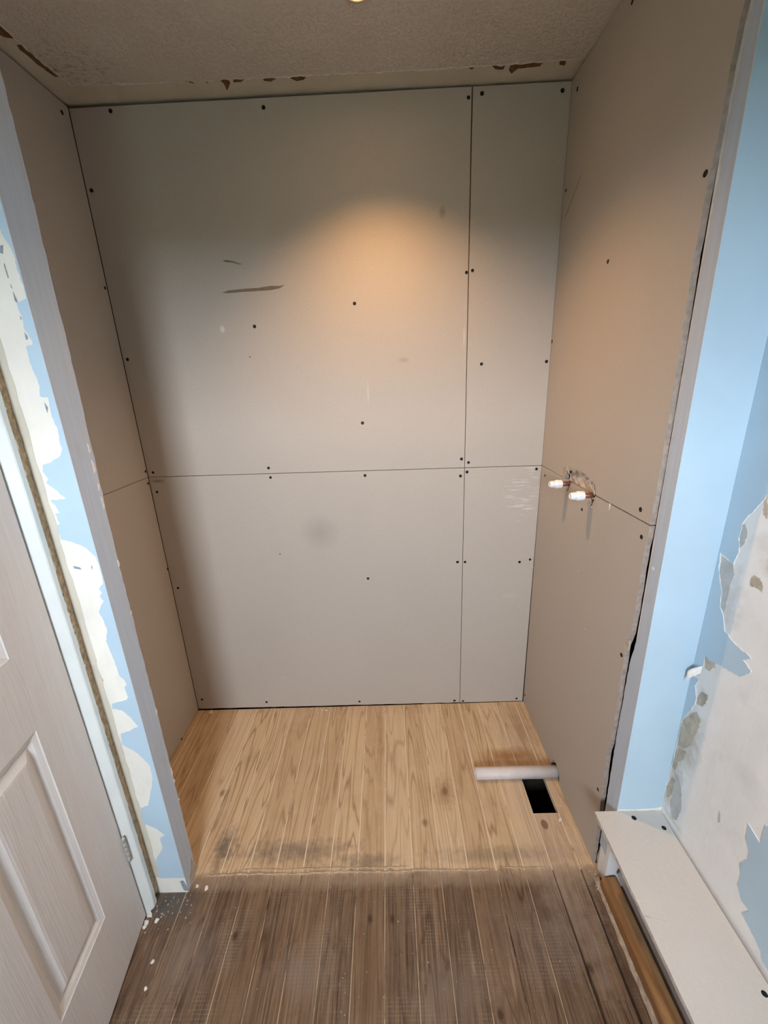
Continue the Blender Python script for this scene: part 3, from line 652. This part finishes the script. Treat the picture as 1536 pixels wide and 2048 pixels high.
under(nl, prism_obj('cream_edge_strip', [(-.750, .07)] + [(-.728 + rng.uniform(-.0025, .0025), .07 + i * .03) for i in range(74)] + [(-.750, 2.26)], 'y', NIB_Y - .0010, NIB_Y + .001, 'ceiling_strip'))
under(nl, prism_obj('bare_patch', rough_line([(.862, .004), (NIB_B, .004), (NIB_B, .07), (.893, .055), (.888, .085), (.878, .05), (.862, .035), (.862, .004)], .01, .002)[:-1], 'x', NL1 + .0006, NL1 - .001, 'brownplaster'))

nr = empty('wall_nib_right', (REV, NIB_Y, 0)); tag(nr, 'narrow pale blue wall end right of the alcove', 'wall', kind='structure')
under(nr, box_obj('plaster_core', (REV + .0012, RW, NIB_Y + .0002, NIB_B - .016, -.022, H + .003), 'plaster'))
rb = rough_line([(.893, .10), (.896, .35), (.899, .5), (.895, .75), (.882, .83), (.882, 1.2), (.883, 1.6), (.876, 1.9), (.864, 2.1), (.860, H)], .012, .0012)
under(nr, prism_obj('reveal_plaster', [(NIB_Y, .10)] + rb + [(NIB_Y, H)], 'x', REV, REV + .010, ('grey', 'plaster'), None, side=1))
under(nr, prism_obj('reveal_plaster', rough_line([(NIB_Y, .004), (.893, .004), (.896, .05), (.89, .12), (NIB_Y, .12)], .014, .002), 'x', REV + .0015, REV + .010, ('brownplaster', 'plaster'), None, side=1))
under(nr, prism_obj('reveal_plaster', [(NIB_Y - .002, .004), (.858, .004), (.862, .05), (.856, .09), (.858, .15), (NIB_Y - .002, .15)], 'x', REV - .0005, REV + .010, ('plaster', 'plaster'), None, side=1))
under(nr, prism_obj('blue_paint_layer', [(REV, .302), (RW + .001, .300), (RW + .001, H), (REV, H)], 'y', NIB_Y - .0014, NIB_Y + .0004, ('blue', 'plaster'), None, side=1))
under(nr, prism_obj('bare_patch', rough_line([(REV, .2985), (RW, .2985), (RW, .311), (.70, .305), (.66, .304), (REV, .303)], .012, .0015) , 'y', NIB_Y - .0020, NIB_Y + .0004, 'cream'))

under(nr, prism_obj('paint_chip', [(.872, 1.020), (.866, 1.024), (.868, 1.031), (.875, 1.028)], 'x', REV - .0008, REV + .001, 'flake'))
rw = empty('wall_front_right', (RW, 0, 0)); tag(rw, 'peeling right wall of the front room, pale blue over bare plaster', 'wall', kind='structure')
under(rw, box_obj('plaster_core', (RW, RW + .10, REAR - .1, NIB_B, -.45, H + .06), 'plaster_right'))
a = list(OUT['paint_right_wall_a']); a = [(min(y, NIB_Y - .0005), z) for y, z in a]
under(rw, prism_obj('blue_paint_layer', [(min(y, NIB_Y - .0005), z) for y, z in rough_line(a, .005, .0014)] + [(NIB_Y - .0012, .37), (NIB_Y - .0012, H), (REAR, H)] + rough_line([(REAR, 1.30), (-.8, 1.42), (-.5, 1.25), (-.2, 1.36), (0, 1.28), (.2, 1.41), (.35, 1.30), (.5, 1.36), (.62, 1.27), (.70, 1.27), (.755, 1.235)], .012, .006), 'x', RW - .0012, RW + .0005, ('blue', 'plaster'), None, side=1))
s, s2 = OUT['paint_right_wall_b']
under(rw, prism_obj('blue_paint_layer', rough_line(list(s), .005, .0014) + rough_line([(.46, .315), (.42, .34), (.38, .33), (.33, .42), (.36, .47), (.31, .55), (.37, .64), (.41, .61), (.45, .70), (.50, .63), (.55, .67), (.58, .61)], .012, .006) + list(s2), 'x', RW - .0012, RW + .0005, ('blue', 'plaster'), None, side=1))
for c in OUT['grey_right_wall']: under(rw, prism_obj('bare_patch', rough_line(list(c) + [c[0]], .005, .0015)[:-1], 'x', RW - .0006, RW + .0005, 'greyplaster'))
for c in OUT['brown_right_wall']: under(rw, prism_obj('bare_patch', rough_line(list(c) + [c[0]], .004, .0016)[:-1], 'x', RW - .0009, RW + .0005, 'brownplaster'))
# curl of paper standing off the wall
bm = bmesh.new(); rows = []
for i in range(6):
    s_ = i / 5
    rows.append([bm.verts.new((RW - .001 - .020 * math.sin(s_ * 1.7), .818 + .018 * s_ - .004 * s_ * s_, .795 - .026 * s_ + z)) for z in (0.0, -.020 - .012 * s_)])
for p_, q_ in zip(rows, rows[1:]): bm.faces.new((p_[0], p_[1], q_[1], q_[0]))
o = from_bm('curled_paper', bm, 'flake'); under(rw, o)
sol = o.modifiers.new('thickness', 'SOLIDIFY'); sol.thickness = .0006
under(rw, prism_obj('bare_patch', [(.690, .505), (.684, .500), (.680, .482), (.684, .474), (.688, .485)], 'x', RW - .0005, RW + .0005, 'greyplaster'))

lw = empty('wall_front_left', (LW, 0, 0)); tag(lw, 'left wall of the front room holding the door', 'wall', kind='structure')
DOOR0, DOORH = .785, 1.985
bm = bmesh.new()
box(bm, LW - .10, LW - .003, DOOR0 - .78, NIB_Y, DOORH + .07, H + .06); box(bm, LW - .10, LW - .003, REAR - .1, DOOR0 - .78, -.45, H + .06)
box(bm, LW - .10, LW - .012, DOOR0 + .03, NIB_B, -.45, DOORH + .07)
under(lw, from_bm('plaster_core', bm, 'rendered'))
bm = bmesh.new()   # unseen landing box, added to block light leaking in past the door
box(bm, -1.80, -1.75, REAR - .1, NIB_Y, -.45, H + .06); box(bm, -1.80, LW - .10, REAR - .1, REAR - .05, -.45, H + .06); box(bm, -1.80, XL - .1, NIB_Y, NIB_Y + .05, -.45, H + .06)
box(bm, -1.80, LW - .10, REAR - .1, NIB_Y + .05, H, H + .05); box(bm, -1.80, LW - .02, REAR - .1, NIB_Y + .05, -.05, -.025)
o = from_bm('wall_landing', bm, 'rendered'); tag(o, 'unseen landing walls added to block light past the door', 'wall', kind='structure')

wrear = empty('wall_rear', (0, REAR, 0)); tag(wrear, 'rear wall with a small high window', 'wall', kind='structure')
bm = bmesh.new(); X0, X1 = LW - .1, RW + .1; Y0, Y1 = REAR - .10, REAR
box(bm, X0, WIN[0], Y0, Y1, -.45, H + .06); box(bm, WIN[1], X1, Y0, Y1, -.45, H + .06); box(bm, WIN[0], WIN[1], Y0, Y1, -.45, WIN[2]); box(bm, WIN[0], WIN[1], Y0, Y1, WIN[3], H + .06)
under(wrear, from_bm('plaster_core', bm, 'rendered'))
wn = empty('window_1', ((WIN[0] + WIN[1]) / 2, REAR - .08, WIN[2])); tag(wn, 'small high window behind the viewer', 'window', kind='structure')
bm = bmesh.new(); t_ = .025
box(bm, WIN[0], WIN[1], REAR - .09, REAR - .05, WIN[2], WIN[2] + t_); box(bm, WIN[0], WIN[1], REAR - .09, REAR - .05, WIN[3] - t_, WIN[3])
box(bm, WIN[0], WIN[0] + t_, REAR - .09, REAR - .05, WIN[2] + t_, WIN[3] - t_); box(bm, WIN[1] - t_, WIN[1], REAR - .09, REAR - .05, WIN[2] + t_, WIN[3] - t_)
under(wn, from_bm('window_frame', bm, 'gloss'))
gl = bpy.data.materials.new('clear_pane'); gl.use_nodes = True
gt = gl.node_tree; gt.nodes.clear(); go = gt.nodes.new('ShaderNodeOutputMaterial'); tr = gt.nodes.new('ShaderNodeBsdfTransparent')
gg = gt.nodes.new('ShaderNodeBsdfGlossy'); gg.inputs['Roughness'].default_value = .02; mx = gt.nodes.new('ShaderNodeMixShader'); mx.inputs[0].default_value = .05
gt.links.new(tr.outputs[0], mx.inputs[1]); gt.links.new(gg.outputs[0], mx.inputs[2]); gt.links.new(mx.outputs[0], go.inputs[0]); M['pane'] = gl
under(wn, box_obj('pane', (WIN[0] + t_, WIN[1] - t_, REAR - .072, REAR - .068, WIN[2] + t_, WIN[3] - t_), 'pane'))
o = box_obj('ground', (-3000, 3000, -6000, REAR - 1.0, -3.1, -3.0), 'ground'); tag(o, 'unseen ground added outside the window to cut low sky light', 'ground', kind='structure')  # added, dark and reaching the horizon, so the upper wall gets less light

# ------------------------------------------------------------------ door and its frame
ANG = math.radians(7.8)
door = empty('door_1', (LW, DOOR0 - .002, 0), ANG); tag(door, 'white six panel moulded door standing slightly ajar', 'door', kind='structure')
# leaf space: x out of the face, -y from the hinge edge, z up
DW, DT = .755, .036
US = [(.124, .302), (.453, .631)]
ZS = [(.236, .815), (.985, 1.53), (1.63, 1.87)]
bm = bmesh.new()
ub = [0, US[0][0], US[0][1], US[1][0], US[1][1], DW]; zb = [.012, ZS[0][0], ZS[0][1], ZS[1][0], ZS[1][1], ZS[2][0], ZS[2][1], DOORH]
vg = [[bm.verts.new((0, -u, z)) for z in zb] for u in ub]
for i in range(5):
    for j in range(7):
        if i in (1, 3) and j in (1, 3, 5): continue
        bm.faces.new((vg[i][j], vg[i][j + 1], vg[i + 1][j + 1], vg[i + 1][j]))
vb = [bm.verts.new((-DT, -u, z)) for u, z in ((0, .012), (0, DOORH), (DW, DOORH), (DW, .012))]
bm.faces.new(vb)
hinge_e = [vg[0][j] for j in range(8)]; free_e = [vg[5][j] for j in range(8)]
bm.faces.new(hinge_e + [vb[1], vb[0]]); bm.faces.new(free_e[::-1] + [vb[3], vb[2]])
bm.faces.new([vg[i][7] for i in range(6)] + [vb[2], vb[1]]); bm.faces.new([vg[i][0] for i in range(5, -1, -1)] + [vb[0], vb[3]])
leaf = from_bm('door_leaf', bm, 'door', door)
for (u0, u1) in US:
    for (z0, z1) in ZS:
        bm = bmesh.new(); rr = []
        for ins, dep in ((0, 0), (.002, -.0015), (.012, -.0045), (.019, -.0095), (.022, -.0098), (.027, -.0085), (.040, -.0025), (.046, -.0018)):
            rr.append([bm.verts.new((dep, -u, z)) for u, z in ((u0 + ins, z0 + ins), (u0 + ins, z1 - ins), (u1 - ins, z1 - ins), (u1 - ins, z0 + ins))])
        for a_, b_ in zip(rr, rr[1:]):
            for k in range(4): bm.faces.new((a_[k], a_[(k + 1) % 4], b_[(k + 1) % 4], b_[k]))
        bm.faces.new(rr[-1])
        from_bm('door_panel', bm, 'door', door)
def hinge(z):
    h = empty('hinge'); h.parent = door
    bm = bmesh.new()
    for k in range(5):
        lathe(bm, [(.0035, -.0085), (.0042, -.0078), (.0042, .0078), (.0035, .0085)], Matrix.Translation((.004, .001, z + (k - 2) * .0172)), 10)
    from_bm('knuckle', bm, 'hinge', h)
    bm = bmesh.new(); lathe(bm, [(.002, -.047), (.0028, -.045), (.0028, .045), (.002, .047)], Matrix.Translation((.004, .001, z)), 8)
    from_bm('pin', bm, 'hinge', h)
hinge(.279); hinge(1.75)

fr = empty('trim_1', (LW, DOOR0, 0)); tag(fr, 'white bevelled door frame beside the left wall end', 'door frame', kind='structure')
prof = [(-.800, .7895), (-.7535, .7895), (-.7520, .7905), (-.7360, .8035), (-.7345, .806), (-.7345, .8165), (-.738, .8205), (-.800, .825)]
bm = bmesh.new()
zs_ = [0.004, .012, .03] + [.06 + .05 * i for i in range(41)]; rows = []
for z in zs_:
    k = 1.0 if z > .03 else (.75 if z < .01 else .93)
    rows.append([bm.verts.new((x if x < -.77 else LW + (x - LW) * k, y + (0 if i != 6 else rng.uniform(-.0015, .0015)), z)) for i, (x, y) in enumerate(prof)])
for a_, b_ in zip(rows, rows[1:]):
    for k in range(len(prof)):
        j = (k + 1) % len(prof); bm.faces.new((a_[k], a_[j], b_[j], b_[k]))
bm.faces.new(rows[0][::-1]); bm.faces.new(rows[-1])
under(fr, from_bm('architrave', bm, 'gloss'))
bm = bmesh.new(); rows = []      # raw wood and filler where the joint with the wall was torn open
for i in range(110):
    z = .03 + i * .019
    y0 = .8200 + rng.uniform(-.0022, .0018); xo = rng.uniform(-.002, .0015)
    rows.append([bm.verts.new((-.760, y0, z)), bm.verts.new((-.7385 + xo, y0, z)), bm.verts.new((-.7405 + rng.uniform(-.0025, .001), (y0 + .8445) / 2, z)), bm.verts.new((-.7445 + rng.uniform(-.002, .001),   .8446, z)), bm.verts.new((-.760,   .8446, z))])
for a_, b_ in zip(rows, rows[1:]):
    for k in range(4): bm.faces.new((a_[k], a_[k + 1], b_[k + 1], b_[k]))
under(fr, from_bm('torn_joint', bm, 'rawwood'))
for i in range(26):
    z = rng.uniform(.25, 1.45); w = rng.uniform(.002, .0045); hgt = rng.uniform(.006, .028)
    under(fr, prism_obj('paint_chip', [(.8185, z), (.8185 + w, z + hgt * .3), (.819 + w * .6, z + hgt), (.818, z + hgt * .9)], 'x', -.7365, -.7395, 'flake'))
under(fr, box_obj('head', (-.80, -.7365, DOOR0 - .80, .832, DOORH + .004, DOORH + .06), 'gloss'))
under(fr, box_obj('jamb', (-.80, -.7365, DOOR0 - .80, DOOR0 - .767, .004, DOORH + .004), 'gloss'))

# ------------------------------------------------------------------ boxing along the right wall
lid_poly = rough_line([(.5385, .8435), (.5365, .72), (.5345, .60), (.5330, .44), (.5320, REAR + .01)], .02, .0006) + [(.7110, REAR + .01), (.7115, .46), (.7125, .62), (.7150, .78), (.7190, .8435)]
lid = prism_obj('boxing_lid', lid_poly, 'z', .2985, .2860, ('lid', 'gypsum'), None, side=1)
tag(lid, 'long plasterboard lid over the pipe boxing along the right wall', 'board')
screws(lid, OUT['screws_lid'], 'z', .2987, 1, 1.0)
bm = bmesh.new(); prism(bm, [(.5335, .6105), (.5780, .5985), (.5782, .5960), (.5335, .6075)], 'z', .2989, .2980); from_bm('torn_card', bm, 'gypsum', lid)
bm = bmesh.new(); prism(bm, [(.5345, .640), (.5480, .632), (.5482, .630), (.5345, .637)], 'z', .2989, .2980); from_bm('torn_card', bm, 'gypsum', lid)
bt = box_obj('ledger_batten', (.690, .7195, REAR + .02, .842, .250, .2858), 'brownbatten', bevel=.001); tag(bt, 'wall batten hidden under the plasterboard lid', 'batten')

bm = bmesh.new(); rows = []
for i in range(60):
    y = REAR + .02 + (.838 - REAR - .02) * i / 59; w = rng.uniform(-.0008, .0008)
    rows.append([bm.verts.new(q) for q in ((.583, y, -.014), (.5865 + w, y, .034), (.5895 + w, y, .039), (.626, y, .041), (.629, y, .037), (.629, y, -.014))])
for a_, b_ in zip(rows, rows[1:]):
    for k in range(6): j = (k + 1) % 6; bm.faces.new((a_[k], a_[j], b_[j], b_[k]))
bm.faces.new(rows[0][::-1]); bm.faces.new(rows[-1])
o = from_bm('floor_batten', bm, 'batten'); tag(o, 'orange pine batten on the floor beneath the boxing lid', 'batten')
bm = bmesh.new()
lathe(bm, [(.0185, 0), (.0205, 0), (.0205, 2.28), (.0185, 2.28)], axis_matrix((.6475, .832, .060), (0, -1, 0)), 24, 0, False, False)
o = from_bm('drain_pipe', bm, 'pvc_grey'); tag(o, 'grey plastic drain pipe running beside the orange pine batten', 'pipe')
o = box_obj('timber_offcut', (.6725, .696, .640, .838, -.012, .088), 'brownbatten', bevel=.0012); tag(o, 'short dark brown timber offcut behind the grey drain pipe', 'timber')
fl2 = box_obj('boxing_floor', (.570, RW, REAR, NIB_Y, -.032, -.0145), 'joist'); under(floor, fl2)
# crumbly mortar line between boards and batten
bm = bmesh.new(); rows = []
for i in range(150):
    y = REAR + .02 + (.86 - REAR - .02) * i / 149
    x = .5715 + .0085 * max(0, (y - .3) / .55) if y > .3 else .5715
    rows.append([bm.verts.new((x - .003 + rng.uniform(-.002, .002), y, .0002)), bm.verts.new((x + .004 + rng.uniform(-.002, .002), y, .003 + rng.uniform(0, .004))), bm.verts.new((x + .0115, y, .005 + rng.uniform(-.002, .004))), bm.verts.new((x + .016, y, -.015))])
for a_, b_ in zip(rows, rows[1:]):
    for k in range(3): bm.faces.new((a_[k], a_[k + 1], b_[k + 1], b_[k]))
o = from_bm('mortar_line', bm, 'mortar', floor); tag(o, kind='stuff')

# ------------------------------------------------------------------ pipes in the alcove
bm = bmesh.new()
lathe(bm, [(.0195, .002), (.0195, .0), (.0205, -.0006), (.0213, .0), (.0213, .315), (.0195, .315)], axis_matrix((.2895, 1.1985, .0216), (1, .004, 0)), 36, 0, False, False)
lathe(bm, [(.0195, .002), (.0195, .315)], axis_matrix((.2895, 1.1985, .0216), (1, .004, 0)), 36, 0, False, False)
wp = from_bm('waste_pipe', bm, 'pvc', recalc=False); tag(wp, 'off white waste pipe lying on the alcove floor over the cut hole', 'pipe')
def stub(y, z, lab):
    r = empty('copper_pipe_stub', (XR, y, z)); tag(r, lab, 'pipe', 'capped copper pipes on the right alcove wall')
    bm = bmesh.new(); lathe(bm, [(.0075, -.035), (.0075, .045)], axis_matrix((0, 0, 0), (-1, 0, 0)), 20); from_bm('copper_tube', bm, 'copper', r)
    bm = bmesh.new()
    prof = [(.0078, .0225), (.0128, .0225), (.0137, .0235), (.0137, .0262), (.0132, .0268), (.0139, .0276), (.0139, .0325), (.0133, .0335), (.0138, .0345), (.0136, .0400), (.0128, .0440),
            (.0112, .0460), (.0112, .0475), (.0116, .0485), (.0112, .0560), (.0100, .0590), (.0098, .0615), (.0088, .0625), (.0060, .0625), (.0055, .0612)]
    lathe(bm, prof, axis_matrix((0, 0, 0), (-1, 0, 0)), 28, 0, True, True)
    for k in range(14):
        a_ = 2 * math.pi * k / 14; m = axis_matrix((0, 0, 0), (-1, 0, 0)) @ Matrix.Rotation(a_, 4, 'Z')
        vs = [bm.verts.new(m @ Vector(q)) for q in ((.0134, -.0008, .0345), (.0134, .0008, .0345), (.0144, .0005, .0355), (.0144, -.0005, .0355), (.0132, -.0008, .0425), (.0132, .0008, .0425), (.0138, .0005, .0415), (.0138, -.0005, .0415))]
        for q in ((0, 1, 2, 3), (3, 2, 6, 7), (0, 3, 7, 4), (1, 5, 6, 2), (4, 7, 6, 5)): bm.faces.new([vs[i] for i in q])
    from_bm('stop_end_cap', bm, 'white_plastic', r)
stub(1.335, 1.1125, 'capped copper pipe stub nearer the back corner, left of the pair')
stub(1.1745, 1.1165, 'capped copper pipe stub nearer the opening, right of the pair')

# ------------------------------------------------------------------ recessed downlight
dl = empty('recessed_downlight', (-.034, 1.233, H - .0015)); tag(dl, 'round recessed downlight glowing warm in the ceiling', 'light')
bm = bmesh.new()
lathe(bm, [(.0415, .0005), (.0420, -.0012), (.0400, -.0032), (.0330, -.0042), (.0290, -.0034), (.0280, .0)], Matrix(), 40, 0, False, False)
from_bm('trim_ring', bm, 'chrome', dl)
em = bpy.data.materials.new('lit_lamp_face'); em.use_nodes = True
eb = em.node_tree.nodes['Principled BSDF']; eb.inputs['Emission Color'].default_value = (1, .62, .27, 1); eb.inputs['Emission Strength'].default_value = 55.0
eb.inputs['Base Color'].default_value = (.9, .85, .75, 1); M['lamp'] = em
bm = bmesh.new(); lathe(bm, [(.0275, -.0015), (.0255, -.0046), (.018, -.0066), (.009, -.0074), (.001, -.0076)], Matrix(), 32, 0, False, True)
from_bm('lamp_face', bm, 'lamp', dl, smooth=True)
sl = bpy.data.lights.new('downlight_beam', 'SPOT'); sl.energy = SPOT_POWER; sl.color = (1.0, .57, .24)
sl.spot_size = math.radians(115); sl.spot_blend = 1.0; sl.shadow_soft_size = .012
so = bpy.data.objects.new('downlight_beam', sl); COL.objects.link(so); so.parent = dl; so.location = (0, 0, -.022); so.rotation_euler = (math.radians(-1), math.radians(-3), 0)

# ------------------------------------------------------------------ debris
def flake(x, y, s, lab=None, group=None, flat=.5):
    bm = bmesh.new(); n = rng.randint(5, 7); t = s * rng.uniform(.18, .3)
    lo, hi = [], []
    for k in range(n):
        a_ = 2 * math.pi * k / n + rng.uniform(-.35, .35); r = s * rng.uniform(.6, 1.1)
        lo.append(bm.verts.new((r * math.cos(a_), r * flat * math.sin(a_) * 1.6, 0)))
        hi.append(bm.verts.new((r * .85 * math.cos(a_), r * flat * .85 * math.sin(a_) * 1.6, t * rng.uniform(.5, 1.2))))
    bm.faces.new(lo[::-1]); bm.faces.new(hi)
    for k in range(n): j = (k + 1) % n; bm.faces.new((lo[k], lo[j], hi[j], hi[k]))
    o = from_bm('plaster_flake', bm, 'flake'); o.location = (x, y, .0003); o.rotation_euler = (0, 0, rng.uniform(0, 6))
    return tag(o, lab, 'flake', group)
FL = OUT['flakes']; GF = 'plaster flakes fallen on the floorboards'
for i, (s, lab) in enumerate(((.0125, 'largest white plaster flake at the foot of the door frame'), (.0085, 'small plaster flake just right of the largest one by the door frame'),
                              (.0095, 'greyish plaster flake below the largest one by the door frame'), (.008, 'plaster flake nearest the door edge in the corner cluster'),
                              (.009, 'pinkish plaster flake right of the left wall end'), (.007, 'small plaster flake touching the left wall end base'),
                              (.0065, 'lone plaster crumb on dark boards near the door'), (.006, 'lowest plaster crumb on dark boards near the door'),
                              (.016, 'plaster flake lying in the back left corner of the alcove'), (.006, 'left one of two tiny flakes by the back wall'),
                              (.006, 'right one of two tiny flakes by the back wall'), (.010, 'white flake lying in the shadow of the waste pipe'), (.011, 'splinter flake at the near corner of the floor hole'))):
    x, y = FL[i]
    flake(x, min(y, D - .014), s, lab, GF, .4 if i in (8, 11, 12) else .55)
bm = bmesh.new()
def crumb(x, y, s):
    z0 = .0; vs = [bm.verts.new((x + s * math.cos(a_) * rng.uniform(.6, 1.2), y + s * math.sin(a_) * rng.uniform(.6, 1.2), z0)) for a_ in (0, 1.6, 3.1, 4.7)]
    t_ = bm.verts.new((x, y, z0 + s * rng.uniform(.5, 1.0)))
    for k in range(4): bm.faces.new((vs[k], vs[(k + 1) % 4], t_))
for i in range(130): crumb(rng.uniform(-.86, .57), D - abs(rng.gauss(0, .018)) - .004, rng.uniform(.001, .0036))
for i in range(40): crumb(-.69 + rng.gauss(0, .03), .80 + rng.gauss(0, .022), rng.uniform(.001, .0032))
for i in range(80): crumb(rng.uniform(-.62, .53), rng.uniform(.45, .88), rng.uniform(.0006, .0018))
for i in range(50): crumb(rng.uniform(-.8, .44), rng.uniform(.92, 1.5), rng.uniform(.0006, .0016))
for i in range(50): crumb(.566 + rng.gauss(0, .009), rng.uniform(.88, 1.5), rng.uniform(.0008, .003))
for i in range(40): crumb(.583 + rng.gauss(0, .006), .84 + rng.gauss(0, .03), rng.uniform(.001, .003))
for i in range(30): crumb(XL + .01 + abs(rng.gauss(0, .012)), rng.uniform(.95, 1.55), rng.uniform(.0008, .0024))
o = from_bm('plaster_crumbs', bm, 'crumb'); tag(o, 'fine plaster dust and crumbs scattered over the floorboards', 'crumbs', kind='stuff')
